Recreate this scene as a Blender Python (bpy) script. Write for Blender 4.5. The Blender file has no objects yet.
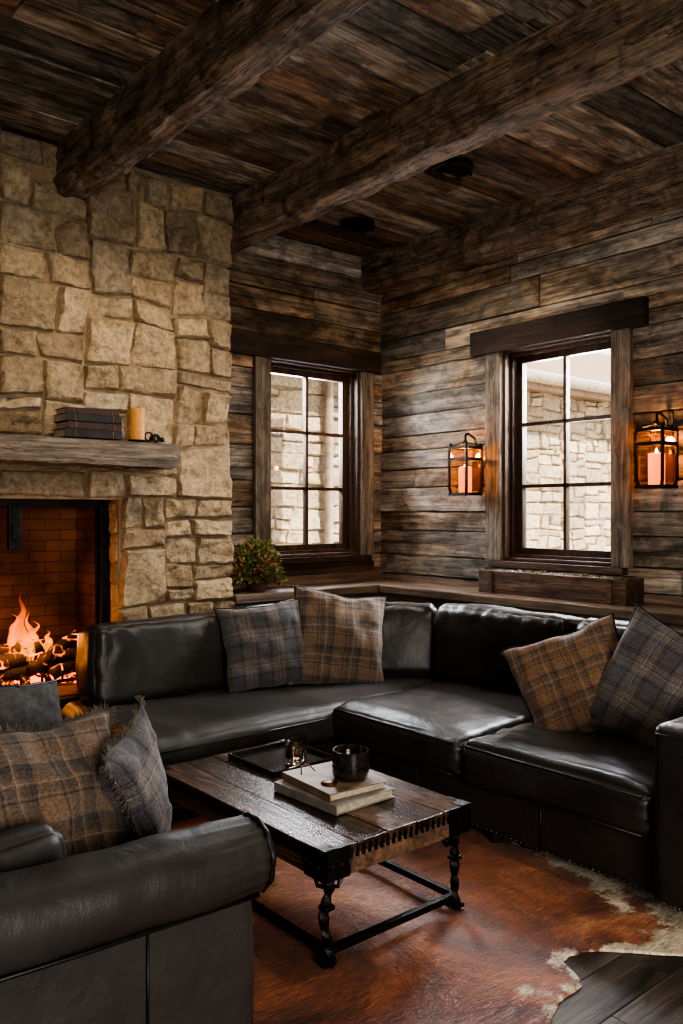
import bpy, bmesh, math, random
from mathutils import Vector, Matrix, noise, Euler
random.seed(7)
R=random.Random(11)
scene=bpy.context.scene
COL=scene.collection
XR,YB,YC,ZC=5.09,5.49,5.02,3.80
CHX=3.205
ZB=3.495

# ------------------------------------------------------------ materials
def newmat(name):
    m=bpy.data.materials.new(name); m.use_nodes=True
    nt=m.node_tree; b=nt.nodes['Principled BSDF']
    return m,nt,b
def N(nt,t,**kw):
    n=nt.nodes.new(t)
    for k,v in kw.items():
        if k.startswith('i_'):
            n.inputs[k[2:].replace('_',' ')].default_value=v
        else: setattr(n,k,v)
    return n
def L(nt,a,b): nt.links.new(a,b)
def ramp(nt,stops,interp='LINEAR'):
    n=nt.nodes.new('ShaderNodeValToRGB'); cr=n.color_ramp; cr.interpolation=interp
    while len(cr.elements)<len(stops): cr.elements.new(0.5)
    for e,(p,c) in zip(cr.elements,stops):
        e.position=p
        if not hasattr(c,'__len__'): c=(c,c,c)
        e.color=(c[0],c[1],c[2],1)
    return n
def mathn(nt,op,a,b=None):
    n=nt.nodes.new('ShaderNodeMath'); n.operation=op
    for i,x in enumerate((a,b)):
        if x is None: continue
        if isinstance(x,(int,float)): n.inputs[i].default_value=x
        else: L(nt,x,n.inputs[i])
    return n.outputs[0]
def mix(nt,fac,a,b,bt='MIX'):
    n=nt.nodes.new('ShaderNodeMix'); n.data_type='RGBA'; n.blend_type=bt
    for idx,x in ((0,fac),(6,a),(7,b)):
        if isinstance(x,(int,float)): n.inputs[idx].default_value=x
        elif isinstance(x,tuple): n.inputs[idx].default_value=(x[0],x[1],x[2],1)
        else: L(nt,x,n.inputs[idx])
    return n.outputs[2]
def simple(name,col,rough=.5,metal=0.,bump=0,bscale=60,spec=None,emis=None,es=0):
    m,nt,b=newmat(name)
    b.inputs['Base Color'].default_value=(*col,1); b.inputs['Roughness'].default_value=rough
    b.inputs['Metallic'].default_value=metal
    tc=N(nt,'ShaderNodeTexCoord')
    nz=N(nt,'ShaderNodeTexNoise',i_Scale=bscale*.25,i_Detail=5.)
    L(nt,tc.outputs['Object'],nz.inputs['Vector'])
    r=ramp(nt,[(.3,tuple(c*.7 for c in col)),(.7,tuple(min(1,c*1.25) for c in col))])
    L(nt,nz.outputs['Fac'],r.inputs[0]); L(nt,r.outputs[0],b.inputs['Base Color'])
    if bump:
        n2=N(nt,'ShaderNodeTexNoise',i_Scale=float(bscale),i_Detail=4.)
        L(nt,tc.outputs['Object'],n2.inputs['Vector'])
        bp=N(nt,'ShaderNodeBump',i_Strength=bump,i_Distance=.01)
        L(nt,n2.outputs['Fac'],bp.inputs['Height']); L(nt,bp.outputs[0],b.inputs['Normal'])
    if emis:
        b.inputs['Emission Color'].default_value=(*emis,1); b.inputs['Emission Strength'].default_value=es
    return m
def wood(name,axis,palette,across=11.,along=.8,rough=.78,bump=.7,grain_lo=.26,grain_hi=1.3,blotch=.42,dist=.014,stain=.6,crack=.9):
    m,nt,b=newmat(name)
    tc=N(nt,'ShaderNodeTexCoord'); at=N(nt,'ShaderNodeAttribute',attribute_name='rnd')
    sc=N(nt,'ShaderNodeVectorMath',operation='MULTIPLY'); sc.inputs[1].default_value=(7,9,5)
    L(nt,at.outputs['Color'],sc.inputs[0])
    ad=N(nt,'ShaderNodeVectorMath',operation='ADD'); L(nt,tc.outputs['Object'],ad.inputs[0]); L(nt,sc.outputs[0],ad.inputs[1])
    def mapped(al,ac):
        mp=N(nt,'ShaderNodeMapping'); s=[ac,ac,ac]; s[axis]=al
        mp.inputs['Scale'].default_value=s; L(nt,ad.outputs[0],mp.inputs['Vector']); return mp.outputs[0]
    n1=N(nt,'ShaderNodeTexNoise',i_Scale=1.,i_Detail=10.,i_Roughness=.7,i_Distortion=.7); L(nt,mapped(along*1.3,across),n1.inputs['Vector'])
    n2=N(nt,'ShaderNodeTexNoise',i_Scale=1.,i_Detail=7.,i_Roughness=.65,i_Distortion=.8); L(nt,mapped(along*2.,across*.3),n2.inputs['Vector'])
    n3=N(nt,'ShaderNodeTexNoise',i_Scale=1.,i_Detail=5.,i_Roughness=.6); L(nt,mapped(along*2.6,across*6),n3.inputs['Vector'])
    n4=N(nt,'ShaderNodeTexNoise',i_Scale=1.,i_Detail=7.,i_Roughness=.7,i_Distortion=.6); L(nt,mapped(along*5.5,across*.8),n4.inputs['Vector'])
    n5=N(nt,'ShaderNodeTexNoise',i_Scale=1.,i_Detail=3.,i_Roughness=.5,i_Distortion=.4); L(nt,mapped(along*.8,across*2.2),n5.inputs['Vector'])
    sp=N(nt,'ShaderNodeSeparateColor'); L(nt,at.outputs['Color'],sp.inputs[0])
    bl=ramp(nt,[(.34,0.),(.66,1.)]); L(nt,n2.outputs['Fac'],bl.inputs[0])
    f=mathn(nt,'ADD',mathn(nt,'MULTIPLY',sp.outputs[0],1-blotch),mathn(nt,'MULTIPLY',bl.outputs[0],blotch))
    k=len(palette); pr=ramp(nt,[((i+.1)/(k-.8),c) for i,c in enumerate(palette)])
    L(nt,f,pr.inputs[0])
    g=ramp(nt,[(.34,grain_lo),(.5,.85),(.64,grain_hi)]); L(nt,n1.outputs['Fac'],g.inputs[0])
    c=mix(nt,1.,pr.outputs[0],g.outputs[0],'MULTIPLY')
    g3=ramp(nt,[(.38,.3),(.5,1.)]); L(nt,n3.outputs['Fac'],g3.inputs[0])
    c=mix(nt,.55,c,g3.outputs[0],'MULTIPLY')
    g4=ramp(nt,[(.40,.2),(.54,1.)]); L(nt,n4.outputs['Fac'],g4.inputs[0])
    c=mix(nt,stain,c,g4.outputs[0],'MULTIPLY')
    cd_=mathn(nt,'ABSOLUTE',mathn(nt,'SUBTRACT',n5.outputs['Fac'],.5)); g5=ramp(nt,[(.003,.12),(.013,1.)]); L(nt,cd_,g5.inputs[0])
    c=mix(nt,crack*.75,c,g5.outputs[0],'MULTIPLY')
    br=ramp(nt,[(0,.55),(1,1.35)]); L(nt,sp.outputs[1],br.inputs[0])
    c=mix(nt,1.,c,br.outputs[0],'MULTIPLY')
    L(nt,c,b.inputs['Base Color']); b.inputs['Roughness'].default_value=rough
    h=mathn(nt,'ADD',mathn(nt,'ADD',n1.outputs['Fac'],mathn(nt,'MULTIPLY',n3.outputs['Fac'],.5)),mathn(nt,'MULTIPLY',g5.outputs[0],.25*crack))
    bp=N(nt,'ShaderNodeBump',i_Strength=bump,i_Distance=dist)
    L(nt,h,bp.inputs['Height']); L(nt,bp.outputs[0],b.inputs['Normal'])
    return m
PAL=[(.10,.065,.043),(.29,.18,.10),(.50,.375,.255),(.33,.27,.215),(.43,.375,.315),(.25,.225,.20),(.40,.31,.22)]
PALC=[(.10,.062,.042),(.31,.185,.11),(.21,.145,.10),(.42,.34,.26),(.38,.35,.30),(.19,.165,.14),(.29,.25,.20)]
PALB=[(.17,.115,.078),(.34,.24,.165),(.26,.19,.135),(.39,.30,.225)]
M_wallX=wood('reclaimed_boards_x',0,PAL); M_wallY=wood('reclaimed_boards_y',1,PAL)
M_ceil=wood('ceiling_boards',0,PALC,across=13,stain=.7)
M_beamY=wood('hewn_beam_y',1,PALB,across=11,along=1.4,bump=1.,dist=.025)
M_mantel=wood('mantel_wood',0,[(.15,.115,.09),(.26,.21,.165),(.20,.16,.125),(.30,.25,.205)],across=16,bump=.9,stain=.3)
M_post=wood('weathered_post',2,[(.14,.105,.078),(.25,.20,.155),(.19,.155,.12)],across=18)
M_lintX=wood('dark_lintel_x',0,[(.045,.026,.017),(.10,.056,.034),(.07,.04,.026)],across=16)
M_lintY=wood('dark_lintel_y',1,[(.045,.026,.017),(.10,.056,.034),(.07,.04,.026)],across=16)
M_sash=wood('window_sash_wood',2,[(.065,.036,.022),(.11,.06,.036),(.085,.047,.03)],across=20,bump=.2,rough=.5,stain=.2,crack=.2)
M_ledX=wood('ledge_wood_x',0,[(.14,.095,.068),(.22,.155,.11),(.18,.125,.09)],across=18,bump=.3,rough=.45,stain=.3,crack=.3)
M_ledY=wood('ledge_wood_y',1,[(.14,.095,.068),(.22,.155,.11),(.18,.125,.09)],across=18,bump=.3,rough=.45,stain=.3,crack=.3)
M_floor=wood('floor_boards',0,[(.08,.06,.05),(.17,.135,.11),(.12,.10,.085)],across=16,rough=.42,bump=.3,stain=.3)
M_table=wood('coffee_table_wood',1,[(.035,.02,.013),(.15,.083,.05),(.075,.043,.028),(.22,.145,.10)],across=12,rough=.27,bump=.4,blotch=.7)
M_apron=wood('coffee_table_apron',1,[(.08,.045,.028),(.24,.14,.085),(.16,.09,.055)],across=16,rough=.5,bump=.6)
M_box=wood('planter_wood',1,[(.09,.045,.027),(.18,.095,.055),(.13,.07,.042)],across=20)

def stone(name,pal,bstr=1.):
    m,nt,b=newmat(name)
    tc=N(nt,'ShaderNodeTexCoord'); at=N(nt,'ShaderNodeAttribute',attribute_name='rnd')
    sp=N(nt,'ShaderNodeSeparateColor'); L(nt,at.outputs['Color'],sp.inputs[0])
    ad=N(nt,'ShaderNodeVectorMath',operation='MULTIPLY_ADD'); ad.inputs[1].default_value=(9,9,9)
    L(nt,at.outputs['Color'],ad.inputs[0]); L(nt,tc.outputs['Object'],ad.inputs[2])
    n1=N(nt,'ShaderNodeTexNoise',i_Scale=4.,i_Detail=9.,i_Roughness=.7,i_Distortion=.4); L(nt,ad.outputs[0],n1.inputs['Vector'])
    n2=N(nt,'ShaderNodeTexNoise',i_Scale=24.,i_Detail=9.,i_Roughness=.75); L(nt,ad.outputs[0],n2.inputs['Vector'])
    f=mathn(nt,'ADD',mathn(nt,'MULTIPLY',sp.outputs[0],.5),mathn(nt,'MULTIPLY',n1.outputs['Fac'],.65))
    k=len(pal); pr=ramp(nt,[(.15+.72*i/(k-1),c) for i,c in enumerate(pal)]); L(nt,f,pr.inputs[0])
    g=ramp(nt,[(.34,.5),(.58,1.12)]); L(nt,n2.outputs['Fac'],g.inputs[0])
    c=mix(nt,1.,pr.outputs[0],g.outputs[0],'MULTIPLY')
    br=ramp(nt,[(0,.72),(1,1.12)]); L(nt,sp.outputs[1],br.inputs[0]); c=mix(nt,1.,c,br.outputs[0],'MULTIPLY')
    L(nt,c,b.inputs['Base Color']); b.inputs['Roughness'].default_value=.9
    h=mathn(nt,'ADD',mathn(nt,'MULTIPLY',n1.outputs['Fac'],1.8),n2.outputs['Fac'])
    bp=N(nt,'ShaderNodeBump',i_Strength=bstr,i_Distance=.04); L(nt,h,bp.inputs['Height']); L(nt,bp.outputs[0],b.inputs['Normal'])
    return m
M_stone=stone('limestone_ashlar',[(.37,.255,.15),(.55,.40,.245),(.46,.345,.22),(.61,.465,.295),(.52,.39,.24),(.58,.47,.33)])
M_mortar=simple('mortar',(.28,.20,.125),.95,bump=.5)
M_exst=stone('exterior_stone',[(.50,.37,.24),(.66,.53,.38),(.74,.63,.48),(.54,.41,.28)])
M_exmo=simple('exterior_mortar',(.30,.23,.16),.95,bump=.3)

def leather(name,c1,c2,r0,r1,wr=.2):
    m,nt,b=newmat(name)
    tc=N(nt,'ShaderNodeTexCoord')
    n1=N(nt,'ShaderNodeTexNoise',i_Scale=2.2,i_Detail=7.,i_Roughness=.65); L(nt,tc.outputs['Object'],n1.inputs['Vector'])
    n2=N(nt,'ShaderNodeTexNoise',i_Scale=5.,i_Detail=5.,i_Roughness=.55,i_Distortion=1.); L(nt,tc.outputs['Object'],n2.inputs['Vector'])
    n3=N(nt,'ShaderNodeTexNoise',i_Scale=3.,i_Detail=2.,i_Roughness=.5,i_Distortion=1.2); L(nt,tc.outputs['Object'],n3.inputs['Vector'])
    v=N(nt,'ShaderNodeTexVoronoi',i_Scale=190.); L(nt,tc.outputs['Object'],v.inputs['Vector'])
    r=ramp(nt,[(.3,c1),(.72,c2)]); L(nt,n1.outputs['Fac'],r.inputs[0]); L(nt,r.outputs[0],b.inputs['Base Color'])
    rr=ramp(nt,[(.3,r0),(.7,r1)]); L(nt,n1.outputs['Fac'],rr.inputs[0]); L(nt,rr.outputs[0],b.inputs['Roughness'])
    crs=ramp(nt,[(.0,0.),(.05,1.)]); L(nt,mathn(nt,'ABSOLUTE',mathn(nt,'SUBTRACT',n3.outputs['Fac'],.5)),crs.inputs[0])
    h=mathn(nt,'ADD',mathn(nt,'ADD',mathn(nt,'MULTIPLY',v.outputs['Distance'],.06),n2.outputs['Fac']),mathn(nt,'MULTIPLY',crs.outputs[0],.06))
    bp=N(nt,'ShaderNodeBump',i_Strength=wr,i_Distance=.03); L(nt,h,bp.inputs['Height']); L(nt,bp.outputs[0],b.inputs['Normal'])
    return m
M_leather=leather('charcoal_leather',(.022,.0215,.021),(.046,.044,.042),.34,.47,.30)
M_leather2=leather('matte_charcoal_leather',(.028,.027,.0255),(.056,.053,.050),.42,.56,.28)
M_welt=simple('leather_welt',(.012,.011,.010),.45)
M_black=simple('blackened_iron',(.03,.027,.025),.42,.8,bump=.5,bscale=70)
M_bronze=simple('aged_bronze',(.16,.075,.035),.4,.9,bump=.3)
M_nail=simple('nailhead',(.16,.14,.12),.3,1.)

def plaid(name,cols,k=5.5,fine=True):
    m,nt,b=newmat(name)
    tc=N(nt,'ShaderNodeTexCoord'); sp=N(nt,'ShaderNodeSeparateXYZ')
    nz=N(nt,'ShaderNodeTexNoise',i_Scale=5.,i_Detail=2.); L(nt,tc.outputs['Object'],nz.inputs['Vector'])
    dv=N(nt,'ShaderNodeVectorMath',operation='MULTIPLY_ADD'); dv.inputs[1].default_value=(.03,.03,.03)
    L(nt,nz.outputs['Color'],dv.inputs[0]); L(nt,tc.outputs['Object'],dv.inputs[2]); L(nt,dv.outputs[0],sp.inputs[0])
    outs=[]
    A,B,C,D,E=cols
    st=[(0,A),(.30,B),(.34,A),(.40,C),(.56,A),(.58,D),(.605,A),(.66,C),(.80,B),(.83,E),(.87,B),(.9,A)]
    for ax in (0,1):
        fr=mathn(nt,'FRACT',mathn(nt,'MULTIPLY',mathn(nt,'ADD',sp.outputs[ax],10.03),k))
        r=ramp(nt,st,'CONSTANT'); L(nt,fr,r.inputs[0]); outs.append(r.outputs[0])
    s=mathn(nt,'ADD',sp.outputs[0],sp.outputs[1])
    tw=mathn(nt,'SINE',mathn(nt,'MULTIPLY',s,900.))
    f=mathn(nt,'ADD',mathn(nt,'MULTIPLY',tw,.22),.5)
    c=mix(nt,f,outs[0],outs[1])
    n2=N(nt,'ShaderNodeTexNoise',i_Scale=120.,i_Detail=3.); L(nt,tc.outputs['Object'],n2.inputs['Vector'])
    g=ramp(nt,[(.3,.6),(.7,1.25)]); L(nt,n2.outputs['Fac'],g.inputs[0])
    c=mix(nt,1.,c,g.outputs[0],'MULTIPLY')
    L(nt,c,b.inputs['Base Color']); b.inputs['Roughness'].default_value=.95
    b.inputs['Sheen Weight'].default_value=.2
    bp=N(nt,'ShaderNodeBump',i_Strength=.35,i_Distance=.004); L(nt,n2.outputs['Fac'],bp.inputs['Height']); L(nt,bp.outputs[0],b.inputs['Normal'])
    return m
M_plB=plaid('plaid_brown',[(.20,.135,.092),(.045,.04,.04),(.105,.082,.068),(.35,.265,.19),(.055,.056,.07)])
M_plG=plaid('plaid_blue_grey',[(.088,.086,.098),(.025,.026,.036),(.155,.135,.122),(.33,.28,.235),(.15,.07,.045)])
M_plR=plaid('plaid_rust',[(.22,.13,.075),(.058,.043,.038),(.125,.083,.062),(.32,.235,.165),(.045,.045,.055)],k=7)
M_grey=simple('grey_wool',(.10,.098,.098),.95,bump=.5,bscale=150)
M_fringe=simple('fringe_yarn',(.12,.10,.08),.95)

# ------------------------------------------------------------ mesh builder
class MB:
    def __init__(s): s.v=[];s.f=[];s.c=[];s.m=[]
    def add(s,verts,faces,mi=0,rnd=None):
        if rnd is None: rnd=(R.random(),R.random(),R.random())
        o=len(s.v); s.v.extend([tuple(x) for x in verts])
        for f in faces: s.f.append(tuple(i+o for i in f)); s.c.append(rnd); s.m.append(mi)
    def box(s,x0,x1,y0,y1,z0,z1,mi=0,rnd=None,bev=0,mat=None):
        if x0>x1:x0,x1=x1,x0
        if y0>y1:y0,y1=y1,y0
        if z0>z1:z0,z1=z1,z0
        if bev:
            bm=bmesh.new(); bmesh.ops.create_cube(bm,size=1)
            for v in bm.verts: v.co=Vector(((x0+x1)/2+v.co.x*(x1-x0),(y0+y1)/2+v.co.y*(y1-y0),(z0+z1)/2+v.co.z*(z1-z0)))
            bmesh.ops.bevel(bm,geom=list(bm.edges),offset=bev,segments=2,profile=.6,affect='EDGES')
            bm.verts.index_update(); vs=[v.co.copy() for v in bm.verts]; fs=[[v.index for v in f.verts] for f in bm.faces]; bm.free()
        else:
            vs=[Vector(p) for p in ((x0,y0,z0),(x1,y0,z0),(x1,y1,z0),(x0,y1,z0),(x0,y0,z1),(x1,y0,z1),(x1,y1,z1),(x0,y1,z1))]
            fs=[(0,3,2,1),(4,5,6,7),(0,1,5,4),(1,2,6,5),(2,3,7,6),(3,0,4,7)]
        if mat is not None: vs=[mat@v for v in vs]
        s.add(vs,fs,mi,rnd)
    def tube(s,pts,r,n=8,mi=0,rnd=None,twist=0,sq=False):
        pts=[Vector(p) for p in pts]; rs=r if hasattr(r,'__len__') else [r]*len(pts)
        vs=[];fs=[]; up=None
        for i,p in enumerate(pts):
            t=(pts[min(i+1,len(pts)-1)]-pts[max(i-1,0)]).normalized()
            if up is None:
                up=Vector((0,0,1)) if abs(t.z)<.9 else Vector((1,0,0))
            a=t.cross(up).normalized(); b2=a.cross(t).normalized(); up=b2
            for j in range(n):
                an=2*math.pi*j/n+twist*i
                vs.append(p+(a*math.cos(an)+b2*math.sin(an))*rs[i])
        for i in range(len(pts)-1):
            for j in range(n):
                fs.append((i*n+j,i*n+(j+1)%n,(i+1)*n+(j+1)%n,(i+1)*n+j))
        fs.append(tuple(range(n))[::-1]); fs.append(tuple((len(pts)-1)*n+j for j in range(n)))
        s.add(vs,fs,mi,rnd)
    def lathe(s,c,prof,n=24,mi=0,rnd=None):
        c=Vector(c); vs=[];fs=[]
        for r,z in prof:
            for j in range(n):
                a=2*math.pi*j/n; vs.append(c+Vector((r*math.cos(a),r*math.sin(a),z)))
        for i in range(len(prof)-1):
            for j in range(n): fs.append((i*n+j,i*n+(j+1)%n,(i+1)*n+(j+1)%n,(i+1)*n+j))
        fs.append(tuple(range(n))[::-1]); fs.append(tuple((len(prof)-1)*n+j for j in range(n)))
        s.add(vs,fs,mi,rnd)
    def sphere(s,c,r,mi=0,rnd=None,sub=1,sc=(1,1,1),nz=0):
        bm=bmesh.new(); bmesh.ops.create_icosphere(bm,subdivisions=sub,radius=1)
        c=Vector(c); vs=[]
        for v in bm.verts:
            k=1+nz*noise.noise(v.co*1.7+c*9)
            vs.append(c+Vector((v.co.x*r*sc[0]*k,v.co.y*r*sc[1]*k,v.co.z*r*sc[2]*k)))
        bm.verts.index_update(); fs=[[v.index for v in f.verts] for f in bm.faces]; bm.free(); s.add(vs,fs,mi,rnd)
    def obj(s,name,mats,smooth=False,parent=None,angle=None):
        me=bpy.data.meshes.new(name); me.from_pydata(s.v,[],s.f)
        for m in mats: me.materials.append(m)
        me.polygons.foreach_set('material_index',s.m)
        at=me.color_attributes.new('rnd','FLOAT_COLOR','CORNER')
        buf=[]
        for f,c in zip(s.f,s.c): buf.extend((c[0],c[1],c[2],1.)*len(f))
        at.data.foreach_set('color',buf)
        if smooth: me.polygons.foreach_set('use_smooth',[True]*len(me.polygons))
        me.update()
        if angle is not None:
            try: me.set_sharp_from_angle(angle=math.radians(angle))
            except Exception: pass
        o=bpy.data.objects.new(name,me); COL.objects.link(o)
        if parent: o.parent=parent
        return o
def empty(name):
    e=bpy.data.objects.new(name,None); COL.objects.link(e); return e
def soft_box(name,x0,x1,y0,y1,z0,z1,r=.06,puff=(0,0,0),n=14,mat=None,parent=None,rot=None,wr=.006,seed=0,crease=0.):
    c=Vector(((x0+x1)/2,(y0+y1)/2,(z0+z1)/2)); h=Vector(((x1-x0)/2,(y1-y0)/2,(z1-z0)/2))
    bm=bmesh.new(); bmesh.ops.create_cube(bm,size=2)
    bmesh.ops.subdivide_edges(bm,edges=list(bm.edges),cuts=n,use_grid_fill=True)
    rr=min(r,min(h)*.98)
    for v in bm.verts:
        p=Vector([math.sin(max(-1,min(1,t))*math.pi/2)*.7+t*.3 for t in v.co])
        q=Vector((p.x*h.x,p.y*h.y,p.z*h.z))
        inn=Vector([max(-(h[i]-rr),min(h[i]-rr,q[i])) for i in range(3)])
        d=q-inn
        if d.length>1e-6: q=inn+d.normalized()*rr
        for i in range(3):
            j,k=(i+1)%3,(i+2)%3
            q[i]+=p[i]*puff[i]*(max(0,1-p[j]**2)**.5)*(max(0,1-p[k]**2)**.5)
        nn=noise.noise_vector(q*3.2+Vector((seed*3.1,seed,0)))+.35*noise.noise_vector(q*9+Vector((seed,0,0)))
        q+=nn*wr
        if crease:
            edge=sorted([abs(a) for a in p])[1]
            fade=max(0,(edge-.5)/.5)
            long_=q.y if h.y>h.x else q.x
            rid=math.sin(long_*46+6*noise.noise(Vector((long_*5,seed,p.z))))*noise.noise(Vector((long_*6,seed*2,p.z*1.5)))
            n_=d.normalized() if d.length>1e-6 else Vector((0,0,1)); q-=n_*rid*crease*fade
        v.co=q
    me=bpy.data.meshes.new(name); bm.to_mesh(me); bm.free()
    me.polygons.foreach_set('use_smooth',[True]*len(me.polygons))
    me.materials.append(mat or M_leather)
    o=bpy.data.objects.new(name,me); COL.objects.link(o); o.location=c
    if rot: o.rotation_euler=rot
    if parent: o.parent=parent
    return o
def orient(normal,roll):
    q=Vector(normal).normalized().to_track_quat('Z','Y')
    return (q.to_matrix().to_4x4()@Matrix.Rotation(math.radians(roll),4,'Z'))
def pillow(name,c,normal,roll,size,thick,mat,parent=None,seed=0,fringe=False,hy=1.):
    mb=MB(); n=34; s=size/2
    def pt(u,v,sg):
        t=((1-abs(u)**2.6)*(1-abs(v)**2.6))
        t=max(t,0)**.5*thick/2
        x=s*u*(1-.10*(1-v*v)*abs(u)**1.5); y=s*hy*v*(1-.10*(1-u*u)*abs(v)**1.5)
        w=noise.noise_vector(Vector((x*7+seed,y*7,seed*2.3)))
        w2=noise.noise(Vector((x*13,y*13+seed,sg*3+seed)))
        w3=1-min(1,abs(noise.noise(Vector((x*6+seed*3,y*9,sg*2+seed))))*6)
        cr=.10*math.exp(-((u*.9)**2)*6)*max(0,v)
        z=sg*(t*(1+.30*w.z-cr*3)+(.010*w2-.010*w3)*(1 if t>.01 else 0))+ .03*math.sin(u*2+seed)*v
        return Vector((x+w.x*.016,y+w.y*.016-cr*.25*s,z))
    vs=[];idx={}
    for sg in (1,-1):
        for i in range(n+1):
            for j in range(n+1):
                u=-1+2*i/n; v=-1+2*j/n
                u=math.sin(u*math.pi/2)*.6+u*.4; v=math.sin(v*math.pi/2)*.6+v*.4
                if sg==-1 and (i in(0,n) or j in(0,n)): idx[(sg,i,j)]=idx[(1,i,j)]; continue
                idx[(sg,i,j)]=len(vs); vs.append(pt(u,v,sg))
    fs=[]
    for sg in (1,-1):
        for i in range(n):
            for j in range(n):
                f=[idx[(sg,i,j)],idx[(sg,i+1,j)],idx[(sg,i+1,j+1)],idx[(sg,i,j+1)]]
                fs.append(f if sg==1 else f[::-1])
    mb.add(vs,fs,0)
    loop=[(i,0) for i in range(n)]+[(n,j) for j in range(n)]+[(n-i,n) for i in range(n)]+[(0,n-j) for j in range(n)]
    lp=[vs[idx[(1,a,b)]] for a,b in loop]; mb.tube(lp+[lp[0]],.006,6,1)
    if fringe:
        for k in range(len(lp)):
            for q in range(5):
                p=lp[k].lerp(lp[(k+1)%len(lp)],q/5+R.random()*.1); d=Vector((p.x,p.y,0))
                if abs(d.x)>abs(d.y): d=Vector((math.copysign(1,d.x),0,0))
                else: d=Vector((0,math.copysign(1,d.y),0))
                e=p+d*(.015+R.random()*.014)+Vector((R.uniform(-.01,.01),R.uniform(-.01,.01),R.uniform(-.012,.012)))
                mb.tube([p,p.lerp(e,.5)+Vector((0,0,.004)),e],[.003,.0028,.0015],4,1)
    o=mb.obj(name,[mat,M_fringe if fringe else M_welt],True)
    o.matrix_world=Matrix.Translation(c)@orient(normal,roll)
    if parent: o.parent=parent
    return o

# ------------------------------------------------------------ planks walls
def Pback(s,d,z): return (s,YB+d,z)
def Pright(s,d,z): return (XR+d,s,z)
def pbox(mb,P,s0,s1,d0,d1,z0,z1,mi=0,rnd=None,bev=0):
    a=P(s0,d0,z0); b=P(s1,d1,z1); mb.box(a[0],b[0],a[1],b[1],a[2],b[2],mi,rnd,bev)
def plank_wall(name,P,s0,s1,op,mat,zt=ZC,seed=1):
    rr=random.Random(seed); mb=MB(); T=.035
    o0,o1,oz0,oz1=op
    for a,b,z0,z1 in ((s0,o0,0,zt),(o1,s1,0,zt),(o0,o1,0,oz0),(o0,o1,oz1,zt)):
        if b>a: pbox(mb,P,a,b,T,.22,z0,z1,0,(.0,.0,.5))
    for za,zb,cut in ((0,oz0,False),(oz0,oz1,True),(oz1,zt,False)):
        z=za
        rows=[]
        while z<zb-.001:
            h=rr.choice([.10,.13,.16,.18,.21,.24]); 
            if zb-(z+h)<.08: h=zb-z
            rows.append((z,z+h)); z+=h
        for z0,z1 in rows:
            iv=[(s0,o0),(o1,s1)] if cut else [(s0,s1)]
            for a,b in iv:
                x=a
                while x<b-.01:
                    ln=rr.uniform(.9,2.6)
                    if b-(x+ln)<.4: ln=b-x
                    d=-rr.random()*.018; g=rr.uniform(.002,.006)
                    n=max(2,int(ln/.12)); off=rr.random()*99; vs=[];fs=[]
                    xa,xb=x+.002,x+ln-.002
                    for i in range(n+1):
                        t=i/n; s=xa+(xb-xa)*t
                        e0=.005*noise.noise(Vector((s*4,off,0))); e1=.005*noise.noise(Vector((s*4,off+9,0)))
                        dd=d+.004*noise.noise(Vector((s*2,off,5)))
                        lo,hi=z0+g+e0,z1-g+e1
                        if z1>=zt-.001: hi=min(hi,zt)
                        for (dq,zq) in ((T,lo),(dd+.004,lo),(dd,lo+.005),(dd,hi-.005),(dd+.004,hi),(T,hi)): vs.append(P(s,dq,zq))
                    K=6
                    for i in range(n):
                        for j in range(K-1): fs.append((i*K+j,(i+1)*K+j,(i+1)*K+j+1,i*K+j+1))
                    fs.append(tuple(range(K))); fs.append(tuple(n*K+j for j in range(K))[::-1])
                    mb.add(vs,fs,0,(rr.random(),rr.random(),rr.random()))
                    x+=ln
    return mb.obj(name,[mat])
OPB=(3.839,4.811,1.18,2.79); OPR=(3.137,4.09,1.18,2.79)
plank_wall('wall_back',Pback,CHX,XR+.22,OPB,M_wallX,seed=3)
plank_wall('wall_right',Pright,-3.0,YB,OPR,M_wallY,seed=5)
mb=MB(); mb.box(-2.7,-2.5,-3,5.6,0,ZC); mb.obj('wall_left',[M_wallY])
mb=MB(); mb.box(-2.7,XR+.2,-3.2,-3,0,ZC); mb.obj('wall_rear',[M_wallX])
mb=MB(); mb.box(-2.5,-.4,YB,YB+.2,0,ZC); mb.obj('wall_back.001',[M_wallX])

# ceiling boards (run along x)
mb=MB(); y=-3.2; rr=random.Random(21)
mb.box(-2.7,XR+.22,-3.2,YB+.22,ZC+.03,ZC+.2,0,(0,0,0))
while y<YB+.0:
    w=rr.choice([.15,.18,.22,.26]); w=min(w,YB-y+.001)
    x=-2.6
    while x<XR:
        ln=rr.uniform(1.2,3.2)
        if XR-(x+ln)<.5: ln=XR-x
        mb.box(x+.0015,x+ln-.0015,y+.004,y+w-.004,ZC+rr.random()*.014,ZC+.03,0,(rr.random(),rr.random(),rr.random()),bev=.004)
        x+=ln
    y+=w
mb.obj('ceiling',[M_ceil])
# floor
mb=MB(); y=-3.; mb.box(-2.7,XR,-3.2,YB,-.15,-.02,0,(0,0,0))
while y<YB:
    w=.17; x=-2.6
    while x<XR:
        ln=rr.uniform(1.,2.6)
        if XR-(x+ln)<.5: ln=XR-x
        mb.box(x+.001,x+ln-.001,y+.0015,y+w-.0015,-.02,0,0,(rr.random(),rr.random(),rr.random()),bev=.003)
        x+=ln
    y+=w
mb.obj('floor',[M_floor])
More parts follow.
